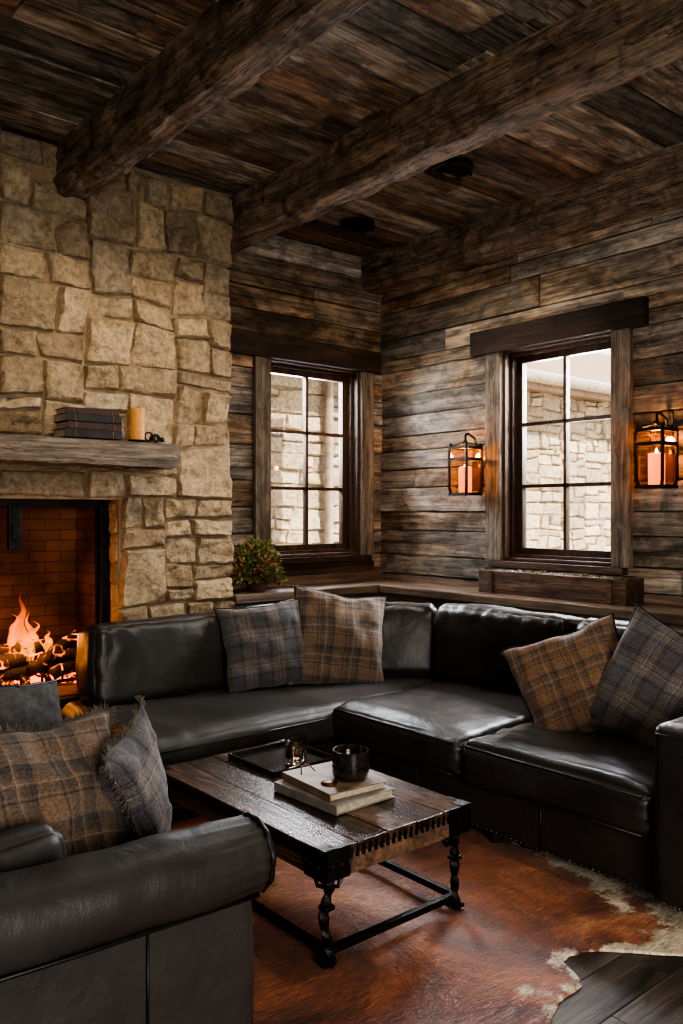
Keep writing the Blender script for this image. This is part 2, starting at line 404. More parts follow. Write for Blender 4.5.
# beams: square hewn timber with axe facets and chipped arrises
def beam(name,x0,x1,y0,y1,z0,z1,seed):
    mb=MB(); n=300; m=8
    ch=.012
    prof=[]
    for i in range(m+1): prof.append((x0+ch+(x1-x0-2*ch)*i/m,z0,0,-1))
    for i in range(m+1): prof.append((x1,z0+ch+(z1-z0-ch)*i/m,1,0))
    prof.append((x0,z1,-1,0))
    for i in range(m): prof.append((x0,z1-(z1-z0-ch)*(i+1)/m,-1,0))
    vs=[];fs=[];K=len(prof)
    for i in range(n+1):
        y=y0+(y1-y0)*i/n
        for j,(x,z,nx,nz_) in enumerate(prof):
            p=Vector((x,y,z))
            if z<z1-.01:
                fac=noise.cell(Vector((x*5+seed*3,y*4.5+noise.noise(Vector((x*3,y,z*3)))*1.2,z*5)))
                e=.016*noise.noise(Vector((x*3,y*1.2+seed,z*3)))+.010*fac+.012*noise.noise(Vector((x*18,y*5+seed,z*18)))+.007*noise.noise(Vector((x*30,y*22,z*30)))
                nearcor=(abs(z-z0)<.02 and (abs(x-x0)<.03 or abs(x-x1)<.03))
                if nearcor: e-=.012+.024*max(0,noise.noise(Vector((y*5,seed*3+x,0))))
                p.x+=nx*e; p.z+=nz_*e
            vs.append(p)
    for i in range(n):
        for j in range(K): fs.append((i*K+j,(i+1)*K+j,(i+1)*K+(j+1)%K,i*K+(j+1)%K))
    fs.append(tuple(range(K))); fs.append(tuple(n*K+j for j in range(K))[::-1])
    mb.add(vs,fs,0,(.5,.6,seed*.1))
    return mb.obj(name,[M_beamY],True,angle=26)
beam('ceiling_beam',1.94,2.14,-3.,YC+.02,ZB,ZC+.02,1)
beam('ceiling_beam.001',3.22,3.43,-3.,YB+.0,ZB,ZC+.02,2)
beam('ceiling_beam.002',4.86,5.085,-3.,YB+.0,ZB,ZC+.02,3)

# ------------------------------------------------------------ stonework
def split(rects,rr,wmax,hmax,wmin,hmin):
    out=[]
    def rec(a,b,c,d):
        w=b-a;h=d-c
        tw=rr.uniform(wmax*.5,wmax); th=rr.uniform(hmax*.5,hmax)
        if w>tw and (w/ tw>=h/th or h<=th) and w>2*wmin:
            t=a+w*rr.uniform(.33,.67); 
            rec(a,t,c,d); rec(t,b,c,d)
        elif h>th and h>2*hmin:
            t=c+h*rr.uniform(.33,.67); rec(a,b,c,t); rec(a,b,t,d)
        else: out.append((a,b,c,d))
    for q in rects: rec(*q)
    return out
def stones(mb,rects,place,seed,wmax=.60,hmax=.42,depth=.032,gap=.0045,jit=.024,flat=1.2,edge=.011):
    rr=random.Random(seed)
    for (a,b,c,d) in split(rects,rr,wmax,hmax,.11,.09):
        def wp(x,z):
            w=noise.noise_vector(Vector((x*3.1+seed,z*3.7,seed)))
            return (x+w.x*jit*1.8+rr.uniform(-.006,.006), z+w.y*jit*1.8+rr.uniform(-.006,.006))
        q=[wp(a+gap,c+gap),wp(b-gap,c+gap),wp(b-gap,d-gap),wp(a+gap,d-gap)]
        dp=depth*rr.uniform(.6,1.5); n=15; W=b-a;H=d-c
        tx,tz=rr.uniform(-.04,.04),rr.uniform(-.04,.04); off=rr.random()*50
        vs=[];fs=[]; eo=[rr.uniform(.5,2.2) for _ in range(4)]
        for i in range(n+1):
            for k in range(n+1):
                u=(1-math.cos(math.pi*i/n))/2; v=(1-math.cos(math.pi*k/n))/2
                x=(q[0][0]*(1-u)+q[1][0]*u)*(1-v)+(q[3][0]*(1-u)+q[2][0]*u)*v
                z=(q[0][1]*(1-v)+q[3][1]*v)*(1-u)+(q[1][1]*(1-v)+q[2][1]*v)*u
                e=min(u*W/eo[0],(1-u)*W/eo[1],v*H/eo[2],(1-v)*H/eo[3]); t=min(1,e/edge); prof=(1-(1-t)**2)
                rg=1-abs(noise.noise(Vector((x*7+off,z*8,off*2))))*2
                nn=.018*noise.noise(Vector((x*5+off,z*5,off)))+.012*rg+.011*noise.noise(Vector((x*15,z*17,off)))+.007*noise.noise(Vector((x*34,z*34,off)))+.007*noise.cell(Vector((x*9+off,z*12,off)))
                hgt=prof*(dp+nn*flat+tx*(u-.5)+tz*(v-.5))
                ed=0.011*noise.noise(Vector((x*11,z*11,off)))+.006*noise.noise(Vector((x*40,z*40,off)))
                if e<.0005: hgt=-.02
                vs.append(place(x+ed,hgt,z+ed*.8))
        for i in range(n):
            for k in range(n): fs.append((i*(n+1)+k,(i+1)*(n+1)+k,(i+1)*(n+1)+k+1,i*(n+1)+k+1))
        mb.add(vs,fs,0,(rr.random(),rr.random(),rr.random()))
OX0,OX1,OZ0,OZ1=.98,2.357,.43,1.63
YM=YC+.03
FP=empty('stone_fireplace')
mb=MB()
stones(mb,[(-.4,CHX,OZ1,ZC-.02),(OX1,CHX,0,OZ1),(-.4,OX0,0,OZ1),(OX0,OX1,0,OZ0)],lambda x,h,z:(x,YM-.01-h,z),14)
stones(mb,[(YM+.02,YB,0,ZC-.02)],lambda y,h,z:(CHX-.03+h,y,z),9)
for a,b,z0,z1 in ((-.4,OX0,0,ZC),(OX1,CHX-.03,0,ZC),(OX0,OX1,OZ1,ZC),(OX0,OX1,0,OZ0)):
    mb.box(a,b,YM-.015,YM+.12,z0,z1,1)
for a,b,z0,z1 in ((-.4,OX0-.12,0,ZC),(OX1+.12,CHX-.03,0,ZC),(OX0-.12,OX1+.12,OZ1+.12,ZC),(OX0-.12,OX1+.12,0,OZ0)):
    mb.box(a,b,YM+.12,YB+.4,z0,z1,1)
stones(mb,[(YM,YM+.13,OZ0,OZ1)],lambda y,h,z:(OX1-h*.3,y,z),12,hmax=.34,depth=.02)
mb.obj('chimney_breast',[M_stone,M_mortar],True,FP,angle=42)
# firebox
M_brick,nt,b=newmat('firebrick')
tc=N(nt,'ShaderNodeTexCoord')
sx=N(nt,'ShaderNodeSeparateXYZ'); L(nt,tc.outputs['Object'],sx.inputs[0])
cb=N(nt,'ShaderNodeCombineXYZ'); L(nt,mathn(nt,'ADD',sx.outputs[0],sx.outputs[1]),cb.inputs[0]); L(nt,sx.outputs[2],cb.inputs[1])
bt=N(nt,'ShaderNodeTexBrick',i_Scale=1.); bt.inputs['Brick Width'].default_value=.22; bt.inputs['Row Height'].default_value=.075; bt.inputs['Mortar Size'].default_value=.004
bt.inputs['Color1'].default_value=(.19,.095,.052,1); bt.inputs['Color2'].default_value=(.13,.066,.038,1); bt.inputs['Mortar'].default_value=(.075,.042,.027,1)
L(nt,cb.outputs[0],bt.inputs['Vector'])
nz=N(nt,'ShaderNodeTexNoise',i_Scale=3.,i_Detail=6.); L(nt,tc.outputs['Object'],nz.inputs['Vector']); so_=ramp(nt,[(.35,.35),(.65,1.1)]); L(nt,nz.outputs['Fac'],so_.inputs[0])
L(nt,mix(nt,1.,bt.outputs['Color'],so_.outputs[0],'MULTIPLY'),b.inputs['Base Color']); b.inputs['Roughness'].default_value=.9
bp=N(nt,'ShaderNodeBump',i_Strength=.6,i_Distance=.01,invert=True); L(nt,bt.outputs['Fac'],bp.inputs['Height']); L(nt,bp.outputs[0],b.inputs['Normal'])
mb=MB()
y0,y1=YM+.13,YM+.72
mb.box(OX0-.1,OX1+.1,y1,y1+.05,OZ0,OZ1+.1)
mb.box(OX1+.02,OX1+.07,y0,y1,OZ0,OZ1+.1); mb.box(OX0-.07,OX0-.02,y0,y1,OZ0,OZ1+.1)
mb.box(OX0-.1,OX1+.1,y0,y1,OZ1+.02,OZ1+.09); mb.box(OX0-.1,OX1+.1,YM-.13,y1,OZ0-.05,OZ0+.01)
mb.obj('firebox',[M_brick],False,FP)
mb=MB(); fy=YM+.115
mb.box(OX1-.065,OX1+.01,fy,fy+.05,OZ0+.01,OZ1,bev=.004); mb.box(OX0,OX0+.065,fy,fy+.05,OZ0+.01,OZ1,bev=.004)
mb.box(OX0,OX1,fy,fy+.05,OZ1-.045,OZ1+.02,bev=.004)
mb.box(OX1-.085,OX1-.072,fy+.03,fy+.045,OZ0+.01,OZ1-.03)
mb.box(1.70,1.775,fy-.02,fy+.03,1.32,1.60,bev=.006); mb.box(1.715,1.76,fy-.035,fy-.02,1.38,1.58,bev=.004)
mb.obj('screen_frame',[M_black],False,FP)
mb=MB(); mb.box(.85,2.6,4.86,YM-.13,.34,OZ0+.005,0,(.5,.5,.5),bev=.01); mb.box(.9,2.55,4.9,YM-.05,0,.34,0,bev=.01); mb.obj('raised_hearth',[M_brick],False,FP)
# mantel
def mantel():
    mb=MB(); n=90; x0,x1=-.3,2.655; y0,y1=4.77,YC-.01; z0,z1=1.835,1.995
    prof=[(y0,z0),(y0,z0+.05),(y0,z0+.11),(y0,z1),(y0+.1,z1),(y1,z1),(y1,z0),(y0+.14,z0),(y0+.06,z0)]
    vs=[];fs=[];K=len(prof)
    for i in range(n+1):
        x=x0+(x1-x0)*i/n
        for y,z in prof:
            p=Vector((x,y,z)); w=noise.noise_vector(Vector((x*3,y*9,z*9)))*.014+noise.noise_vector(Vector((x*14,y*20,z*20)))*.008
            if y<y1: p+=w
            if z==z1: p.z=z1-.002-(.006 if y==y0 else 0)
            if i in(0,n) and y==y0: p.y+=.01
            vs.append(p)
    for i in range(n):
        for j in range(K): fs.append((i*K+j,i*K+(j+1)%K,(i+1)*K+(j+1)%K,(i+1)*K+j))
    fs.append(tuple(range(K))[::-1]); fs.append(tuple(n*K+j for j in range(K)))
    mb.add(vs,fs,0,(.5,.6,.2)); return mb.obj('fireplace_mantel',[M_mantel],True,angle=30)
mantel()

# fire, logs
M_char,nt,b=newmat('charred_log')
tc=N(nt,'ShaderNodeTexCoord'); v=N(nt,'ShaderNodeTexVoronoi',i_Scale=14.,feature='DISTANCE_TO_EDGE'); L(nt,tc.outputs['Object'],v.inputs['Vector'])
nz=N(nt,'ShaderNodeTexNoise',i_Scale=5.,i_Detail=3.); L(nt,tc.outputs['Object'],nz.inputs['Vector'])
e1=ramp(nt,[(0.,1.),(.08,0.)]); L(nt,v.outputs['Distance'],e1.inputs[0])
e2=ramp(nt,[(.44,0.),(.58,1.)]); L(nt,nz.outputs['Fac'],e2.inputs[0])
L(nt,mathn(nt,'MULTIPLY',mathn(nt,'MULTIPLY',e1.outputs[0],e2.outputs[0]),6.),b.inputs['Emission Strength'])
b.inputs['Emission Color'].default_value=(1,.18,.02,1); b.inputs['Base Color'].default_value=(.025,.017,.013,1); b.inputs['Roughness'].default_value=.9
bp=N(nt,'ShaderNodeBump',i_Strength=.8,i_Distance=.02); L(nt,v.outputs['Distance'],bp.inputs['Height']); L(nt,bp.outputs[0],b.inputs['Normal'])
M_ember=simple('embers',(.1,.03,.01),.9,emis=(1,.16,.015),es=3.5)
fl=FP
mb=MB()
def log(p,q,r,mi=0):
    p,q=Vector(p),Vector(q); pts=[p.lerp(q,i/10)+noise.noise_vector(p*3+Vector((i*.7,0,0)))*.018 for i in range(11)]
    mb.tube(pts,[r*(1+.18*noise.noise(Vector((i*.8,p.x*9,q.y)))) for i in range(11)],12,mi)
log((1.42,5.32,.53),(2.12,5.38,.53),.05); log((1.5,5.50,.54),(2.2,5.46,.54),.06)
log((1.62,5.30,.60),(2.20,5.50,.64),.05); log((1.88,5.28,.55),(2.25,5.42,.72),.042); log((1.45,5.45,.66),(1.98,5.36,.68),.045)
log((2.0,5.26,.52),(2.3,5.34,.54),.045); log((2.02,5.34,.62),(2.28,5.30,.60),.038)
for i in range(110):
    a=(R.uniform(1.35,2.29),R.uniform(5.18,5.55),.455+R.random()*.04); mb.sphere(a,R.uniform(.012,.03),R.choice([0,0,1]),sub=1,nz=.5)
for i in range(7):
    x=1.4+i*.13; mb.tube([(x,5.20,.54),(x,5.20,.47),(x,5.6,.47)],.009,6,2)
mb.tube([(1.36,5.22,.47),(2.24,5.22,.47)],.012,6,2)
mb.obj('logs',[M_char,M_ember,M_black],True,fl)
M_flame=bpy.data.materials.new('flame'); M_flame.use_nodes=True; nt=M_flame.node_tree; nt.nodes.clear()
out=N(nt,'ShaderNodeOutputMaterial'); em=N(nt,'ShaderNodeEmission'); tr=N(nt,'ShaderNodeBsdfTransparent'); mx=N(nt,'ShaderNodeMixShader')
tc=N(nt,'ShaderNodeTexCoord'); sx=N(nt,'ShaderNodeSeparateXYZ'); L(nt,tc.outputs['Generated'],sx.inputs[0])
r=ramp(nt,[(0,(1,.36,.04)),(.4,(1,.20,.015)),(1,(.9,.08,.005))]); L(nt,sx.outputs[2],r.inputs[0]); L(nt,r.outputs[0],em.inputs[0]); 
st=ramp(nt,[(0,1.),(.6,.8),(1,.35)]); L(nt,sx.outputs[2],st.inputs[0]); L(nt,mathn(nt,'MULTIPLY',st.outputs[0],3.),em.inputs[1])
nz=N(nt,'ShaderNodeTexNoise',i_Scale=9.,i_Detail=3.); mp=N(nt,'ShaderNodeMapping'); mp.inputs['Scale'].default_value=(1.5,1.5,.5); L(nt,tc.outputs['Object'],mp.inputs[0]); L(nt,mp.outputs[0],nz.inputs['Vector'])
lw=N(nt,'ShaderNodeLayerWeight',i_Blend=.35); a=mathn(nt,'SUBTRACT',1.,lw.outputs['Facing'])
a=mathn(nt,'MULTIPLY',a,mathn(nt,'SUBTRACT',1.1,sx.outputs[2])); 
nr=ramp(nt,[(.35,.15),(.6,1.)]); L(nt,nz.outputs['Fac'],nr.inputs[0]); a=mathn(nt,'MULTIPLY',a,nr.outputs[0])
L(nt,a,mx.inputs[0]); L(nt,tr.outputs[0],mx.inputs[1]); L(nt,em.outputs[0],mx.inputs[2]); L(nt,mx.outputs[0],out.inputs[0])
mb=MB()
for (x,y,z,h,w,s) in ((1.86,5.36,.60,.44,.045,1),(1.80,5.38,.62,.28,.04,2),(1.94,5.40,.62,.22,.035,3),(1.70,5.40,.62,.20,.045,4),(2.03,5.40,.62,.15,.035,5),(1.58,5.38,.6,.14,.04,6),(1.89,5.33,.6,.32,.035,7),(2.12,5.38,.6,.10,.03,8)):
    pts=[];rs=[]
    for i in range(19):
        t=i/18; pts.append((x+.08*noise.noise(Vector((t*3,s*3,0)))*t*1.6,y+.02*t,z+h*t)); rs.append(max(.001,w*(math.sin(math.pi*min(1,t*.75+.25))**1.1)*(1-t*.45)))
    mb.tube(pts,rs,14)
mb.obj('flames',[M_flame],True,fl)

# ------------------------------------------------------------ windows
M_glass=bpy.data.materials.new('window_glass'); M_glass.use_nodes=True; nt=M_glass.node_tree; nt.nodes.clear()
out=N(nt,'ShaderNodeOutputMaterial'); tr=N(nt,'ShaderNodeBsdfTransparent'); gl=N(nt,'ShaderNodeBsdfGlossy',i_Roughness=.02); mx=N(nt,'ShaderNodeMixShader')
fr=N(nt,'ShaderNodeFresnel',i_IOR=1.25); L(nt,fr.outputs[0],mx.inputs[0]); L(nt,tr.outputs[0],mx.inputs[1]); L(nt,gl.outputs[0],mx.inputs[2]); L(nt,mx.outputs[0],out.inputs[0])
def window(name,P,op,ML,t0,t1,l0,l1):
    e=empty(name); s0,s1,z0,z1=op
    mb=MB()
    pbox(mb,P,l0,l1,-.085,-.02,z1-.01,z1+.175,0,bev=.008)
    pbox(mb,P,t0-.02,t1+.02,-.04,-.02,1.035,1.12,0,bev=.004)
    pbox(mb,P,s0-.1,s1+.1,-.075,.0,1.125,1.175,0,bev=.006)
    pbox(mb,P,s0,s1,.0,.2,1.125,1.18,0)
    mb.obj('lintel_and_sill',[ML],parent=e)
    mb=MB()
    pbox(mb,P,t0,s0,-.06,-.018,1.175,z1-.01,0,bev=.006); pbox(mb,P,s1,t1,-.06,-.018,1.175,z1-.01,0,bev=.006)
    mb.obj('side_posts',[M_post],parent=e)
    mb=MB()
    def frame(d0,d1,i0,w):
        a,b,c,d=s0+i0,s1-i0,z0+i0,z1-i0
        pbox(mb,P,a,a+w,d0,d1,c,d,0,bev=.004); pbox(mb,P,b-w,b,d0,d1,c,d,0,bev=.004)
        pbox(mb,P,a+w,b-w,d0,d1,c,c+w,0,bev=.004); pbox(mb,P,a+w,b-w,d0,d1,d-w,d,0,bev=.004)
    frame(-.02,.21,0,.022); frame(.04,.2,.022,.025); frame(.095,.15,.045,.05)
    a,b,c,d=s0+.095,s1-.095,z0+.095,z1-.095; mid=(a+b)/2
    pbox(mb,P,mid-.013,mid+.013,.1,.145,c,d)
    for k in (1,2):
        z=c+(d-c)*k/3; pbox(mb,P,a,b,.1,.145,z-.013,z+.013)
    mb.obj('sash',[M_sash],parent=e)
    mb=MB(); pbox(mb,P,a,b,.12,.124,c,d); mb.obj('glass',[M_glass],parent=e)
window('window_1',Pback,OPB,M_lintX,3.69,4.95,3.25,5.02)
window('window_2',Pright,OPR,M_lintY,2.99,4.235,2.875,4.37)

# ledge
mb=MB(); LZ=.955
mb.box(CHX+.02,XR-.03,4.99,YB-.03,LZ-.06,LZ,0,bev=.006); mb.box(CHX+.02,XR-.03,5.03,YB-.03,0,LZ-.06,0)
mb.box(4.59,XR-.03,-3,4.985,LZ-.06,LZ,1,bev=.006); mb.box(4.63,XR-.03,-3,5.03,0,LZ-.06,1)
mb.box(CHX+.02,XR-.03,5.44,YB-.02,LZ,LZ+.07,0); mb.box(XR-.05,XR-.02,-3,YB-.05,LZ,LZ+.045,1)
mb.obj('trim_1',[M_ledX,M_ledY])

# ------------------------------------------------------------ exterior
mb=MB()
stones(mb,[(2,8,0,3.2),(8,15,0,3.2)],lambda x,h,z:(x,7.0-h,z),31,wmax=.60,hmax=.32,depth=.03,flat=.6)
mb.box(2,15,7.0,7.2,0,3.2,1)
mb.obj('exterior_wing_wall',[M_exst,M_exmo],True,angle=60)
M_eave=simple('eave_paint',(.26,.18,.12),.6); M_gut=simple('gutter_metal',(.34,.29,.23),.4,.3)
mb=MB(); mb.box(2,15,6.6,7.3,3.2,3.26,0); mb.box(2,15,6.56,6.6,3.14,3.34,0)
mb.add([(2,6.5,3.36),(15,6.5,3.36),(15,9,4.6),(2,9,4.6)],[(0,1,2,3)],0); mb.tube([(2,6.50,3.27),(15,6.50,3.27)],.07,12,1)
mb.tube([(5.62,6.88,0),(5.62,6.88,3.1)],.05,12,1)
mb.obj('exterior_eave',[M_eave,M_gut],True,angle=40)
mb=MB(); mb.box(-20,40,5.8,40,-.3,-.1); mb.box(5.4,40,-20,5.8,-.3,-.1); mb.obj('exterior_ground',[simple('pale_gravel',(.5,.45,.38),.95,bump=.5)])

# ------------------------------------------------------------ sectional sofa
S=empty('sectional_sofa')
soft_box('base_right',3.0,4.3,1.6,3.7,.07,.30,.02,mat=M_leather,parent=S,n=8,wr=.003)
soft_box('seat_front_panel',2.985,3.06,1.62,3.62,.07,.31,.02,mat=M_leather,parent=S,n=8,wr=.003)
soft_box('seat_cushion_1',2.94,4.1,1.665,2.635,.28,.475,.055,(.02,.008,.028),44,M_leather,S,seed=1,wr=.012,crease=.016)
soft_box('seat_cushion_2',2.94,4.1,2.64,3.60,.28,.475,.055,(.02,.008,.028),44,M_leather,S,seed=2,wr=.012,crease=.016)
soft_box('chaise_seat',1.8,4.15,3.58,4.66,.25,.462,.07,(.01,.02,.015),48,M_leather2,S,seed=3,wr=.013,crease=.013)
soft_box('chaise_base',1.84,4.3,3.63,4.70,.07,.30,.03,mat=M_leather2,parent=S,n=10,wr=.004)
soft_box('back_frame_right',4.18,4.38,1.4,4.8,.07,.80,.05,mat=M_leather,parent=S,n=10)
soft_box('back_frame_rear',2.02,4.38,4.62,4.82,.07,.80,.05,mat=M_leather,parent=S,n=10)
soft_box('arm',2.93,4.38,1.37,1.655,.07,.745,.035,(.008,.01,.01),16,M_leather,S,seed=8,wr=.004)
def backc(nm,x0,x1,y0,y1,seed,rot=None,top=.93,mat=M_leather):
    return soft_box(nm,x0,x1,y0,y1,.45,top,.065,(.008,.035,.010) if (x1-x0)>(y1-y0) else (.035,.008,.010),40,mat,S,rot,seed=seed,wr=.016,crease=.022)
backc('back_cushion_1',1.90,2.83,4.36,4.64,11,(math.radians(-6),0,0),.91)
backc('back_cushion_2',2.85,3.72,4.36,4.64,12,(math.radians(-6),0,0))
backc('back_cushion_3',3.52,4.14,3.92,4.14,13,(math.radians(-10),0,math.radians(-44)),.93)
backc('back_cushion_4',3.90,4.18,2.70,3.74,14,(0,math.radians(6),0),.95)
backc('back_cushion_5',3.90,4.18,1.68,2.68,15,(0,math.radians(6),0),.95)
mb=MB()
def weltrect(pts,r=.006):
    mb.tube(pts,r,6)
for ya,yb in ((1.70,2.60),(2.68,3.56)):
    for z in (.452,.30): weltrect([(2.945,ya,z),(2.934,(ya+yb)/2,z+.004),(2.945,yb,z)],.006)
mb.tube([(2.925,1.40,.10),(2.925,1.40,.715),(2.925,1.63,.715),(2.925,1.63,.10)],.006,6)
for y in (2.2,2.95): mb.tube([(2.982,y,.09),(2.982,y,.29)],.004,6)
for x in (2.4,3.0): mb.tube([(x,3.626,.09),(x,3.626,.26)],.004,6)
mb.tube([(1.86,3.575,.40),(2.9,3.565,.405)],.005,6)
mb.obj('welting',[M_welt],True,S)
mb=MB()
for i in range(70): mb.sphere((2.98,1.66+i*.028,.085),.007,0,sub=1)
for i in range(9): mb.sphere((2.925,1.39+i*.03,.085),.007,0,sub=1)
mb.obj('nailhead_trim',[M_nail],True,S)
mb=MB()
for x,y in ((3.02,1.42),(4.28,1.42),(3.05,3.5),(1.95,3.7),(2.05,4.6),(4.28,4.7),(3.05,2.5)):
    mb.lathe((x,y,0),[(.028,0.014),(.04,.05),(.045,.085)],12)
mb.obj('feet',[M_lintX],True,S)

pillow('throw_pillow',(2.93,4.22,.725),(-.35,-1,.28),5,.54,.21,M_plG,seed=1)
pillow('throw_pillow.001',(3.40,4.06,.735),(-.45,-1,.34),-8,.63,.23,M_plB,seed=2)
pillow('throw_pillow.002',(3.55,2.40,.685),(-1,-.42,.45),26,.60,.24,M_plR,seed=3)
pillow('throw_pillow.003',(3.60,1.97,.70),(-1,-.25,.42),-24,.64,.25,M_plG,seed=4)

# ------------------------------------------------------------ loveseat (foreground)
A=empty('leather_loveseat')
FA=3.38
soft_box('seat_base',.25,1.34,2.02,FA+.06,.07,.30,.03,mat=M_leather2,parent=A,n=10,wr=.004)
soft_box('seat_cushion',.5,1.40,2.20,FA-.14,.28,.47,.07,(.02,.012,.03),24,M_leather2,A,seed=21,wr=.009)
soft_box('chair_back',.08,.42,1.96,FA+.10,.07,.92,.10,mat=M_leather2,parent=A,n=12)
soft_box('back_cushion',.38,.70,2.20,FA-.14,.45,.95,.12,(.04,.02,.02),14,M_leather2,A,seed=22)
for nm,yc,dy in (('near_arm',2.05,-1),('far_arm',FA,1)):
    soft_box(nm+'_panel',.1,1.345,yc-.08,yc+.10,.06,.57,.03,(0,.004,0),20,M_leather2,A,seed=23,wr=.008)
    mb=MB(); pts=[];rs=[]
    n=110; ZA=.548
    for i in range(n+1):
        t=i/n; x=.08+t*1.31
        e=min(1,(1-t)/.03); r=.110*(1-(1-e)**3)**.5 if e<1 else .110
        r=max(r,.03)
        pts.append((x,yc+dy*.01,ZA+.07*(1-t)**2)); rs.append(r)
    mb.tube(pts,rs,56)
    nv=[]
    for p in mb.v:
        p=Vector(p); w=noise.noise_vector(Vector((p.x*2.5,p.y*5,p.z*5)))*.014+noise.noise_vector(Vector((p.x*9,p.y*5,p.z*5)))*.005
        g=max(0,(p.x-1.12)/.25); ang=math.atan2(p.z-ZA,p.y-yc)
        k=1+.034*g*math.sin(ang*20+2*noise.noise(Vector((p.x*4,0,0)))); c_=Vector((p.x,yc,ZA)); q=c_+(p-c_)*k+w*(1 if p.x<1.36 else .4)
        nv.append(tuple(q))
    mb.v=nv
    mb.tube([(1.375,yc+dy*.01+.103*math.cos(a)*(1+.03*math.sin(a*9)),ZA+.103*math.sin(a)*(1+.03*math.sin(a*11))) for a in [2*math.pi*k/60 for k in range(61)]],.010,6,1)
    mb.tube([(.1,yc-.092,.50),(.8,yc-.09,.470),(1.345,yc-.088,.458)],.006,6,1)
    mb.tube([(1.0,yc-.085,.08),(1.0,yc-.085,.46)],.004,6,1)
    mb.obj(nm+'_roll',[M_leather2,M_welt],True,A)
mb=MB()
for k in range(24):
    a=2*math.pi*k/24; mb.sphere((1.388,2.04+.078*math.cos(a),.548+.078*math.sin(a)),.006,0)
mb.obj('nailheads',[M_nail],True,A)
mb=MB()
for x,y in ((1.25,2.08),(1.25,FA),(.2,2.08),(.2,FA)): mb.lathe((x,y,0),[(.028,0.014),(.04,.05),(.045,.08)],12)
mb.obj('feet',[M_lintX],True,A)
pillow('throw_pillow.004',(.92,2.47,.665),(.22,-1,.55),-6,.55,.19,M_plB,seed=5,fringe=True)
pillow('throw_pillow.005',(1.255,2.52,.645),(1,-.75,.30),12,.42,.15,M_plG,seed=6,fringe=True)
pillow('throw_pillow.006',(.80,2.84,.69),(.5,-.8,.55),6,.48,.17,M_plB,seed=7)
pillow('throw_pillow.007',(1.05,3.06,.71),(.4,-.9,.4),-8,.46,.15,M_grey,seed=8)
soft_box('leather_bolster',.60,.88,2.17,2.28,.47,.69,.055,(.02,.02,.02),20,M_leather2,A,(math.radians(-14),0,math.radians(12)),seed=9)

# ------------------------------------------------------------ coffee table
T=empty('coffee_table')
mb=MB(); tx0,tx1,ty0,ty1=1.73,2.45,2.14,3.33
for i in range(5):
    w=(tx1-tx0)/5; mb.box(tx0+i*w+.001,tx0+(i+1)*w-.001,ty0,ty1,.385+R.uniform(-.002,.002),.42+R.uniform(-.0015,.0015),0,bev=.004)
for (a,b2,c,d) in ((tx0+.006,tx1-.006,ty0+.006,ty0+.04),(tx0+.006,tx1-.006,ty1-.04,ty1-.006)): mb.box(a,b2,c,d,.315,.384,1,bev=.003)
for (a,b2) in ((tx0+.006,tx0+.04),(tx1-.04,tx1-.006)): mb.box(a,b2,ty0+.04,ty1-.04,.315,.384,1,bev=.003)
mb.obj('top',[M_table,M_apron],parent=T)
mb=MB()
for y in (ty0,ty1):
    for i in range(24):
        x=tx0+.03+i*(tx1-tx0-.06)/23; mb.box(x-.007,x+.005,y-.004,y+.004,.372,.410,bev=.002)
for x in (tx0,tx1):
    for i in range(40):
        y=ty0+.03+i*(ty1-ty0-.06)/39; mb.box(x-.004,x+.004,y-.007,y+.005,.372,.410,bev=.002)
for cx,sx_ in ((tx0,1),(tx1,-1)):
    for cy,sy in ((ty0,1),(ty1,-1)):
        mb.box(cx-sx_*.003,cx+sx_*.008,cy-sy*.003,cy+sy*.11,.315,.421,bev=.002); mb.box(cx-sx_*.003,cx+sx_*.11,cy-sy*.003,cy+sy*.008,.315,.421,bev=.002)
        mb.box(cx-sx_*.004,cx+sx_*.05,cy-sy*.004,cy+sy*.05,.415,.424,bev=.002)
        for k in (.03,.07,.1):
            mb.sphere((cx-sx_*.003,cy+sy*k,.365),.008); mb.sphere((cx+sx_*k,cy-sy*.003,.365),.008)
        # hand-forged twisted bar leg with hammered nodes
        lx,ly=cx+sx_*.04,cy+sy*.04; pts=[];rs=[]
        n=52
        for i in range(n+1):
            t=i/n; z=.020+t*.308
            sw=.007*math.sin(t*math.pi*2.6+.6)
            pts.append((lx+sw*sx_,ly-sw*sy,z)); rs.append(.0175+.006*max(0,math.sin(t*math.pi*4.+.9))**4+.010*max(0,(.06-t)/.06)+.014*max(0,(t-.88)/.12)+.0025*noise.noise(Vector((t*25,lx*9,ly*9))))
        mb.tube(pts,rs,4,twist=.16)
        mb.tube([(lx,ly,.28),(lx+sx_*.05,ly,.27),(lx+sx_*.08,ly,.318)],.008,6); mb.tube([(lx,ly,.28),(lx,ly+sy*.05,.27),(lx,ly+sy*.08,.318)],.008,6)
        mb.box(lx-.021,lx+.021,ly-.021,ly+.021,.205,.221,bev=.004)
        mb.box(lx-.026,lx+.026,ly-.026,ly+.026,.020,.036,bev=.003)
ax,bx,ay,by=tx0+.04,tx1-.04,ty0+.04,ty1-.04
for y in (ay,by): mb.box(ax,bx,y-.012,y+.012,.05,.076,bev=.003)
for x in (ax,bx): mb.box(x-.012,x+.012,ay,by,.05,.076,bev=.003)
mb.obj('iron_base',[M_black],False,T)

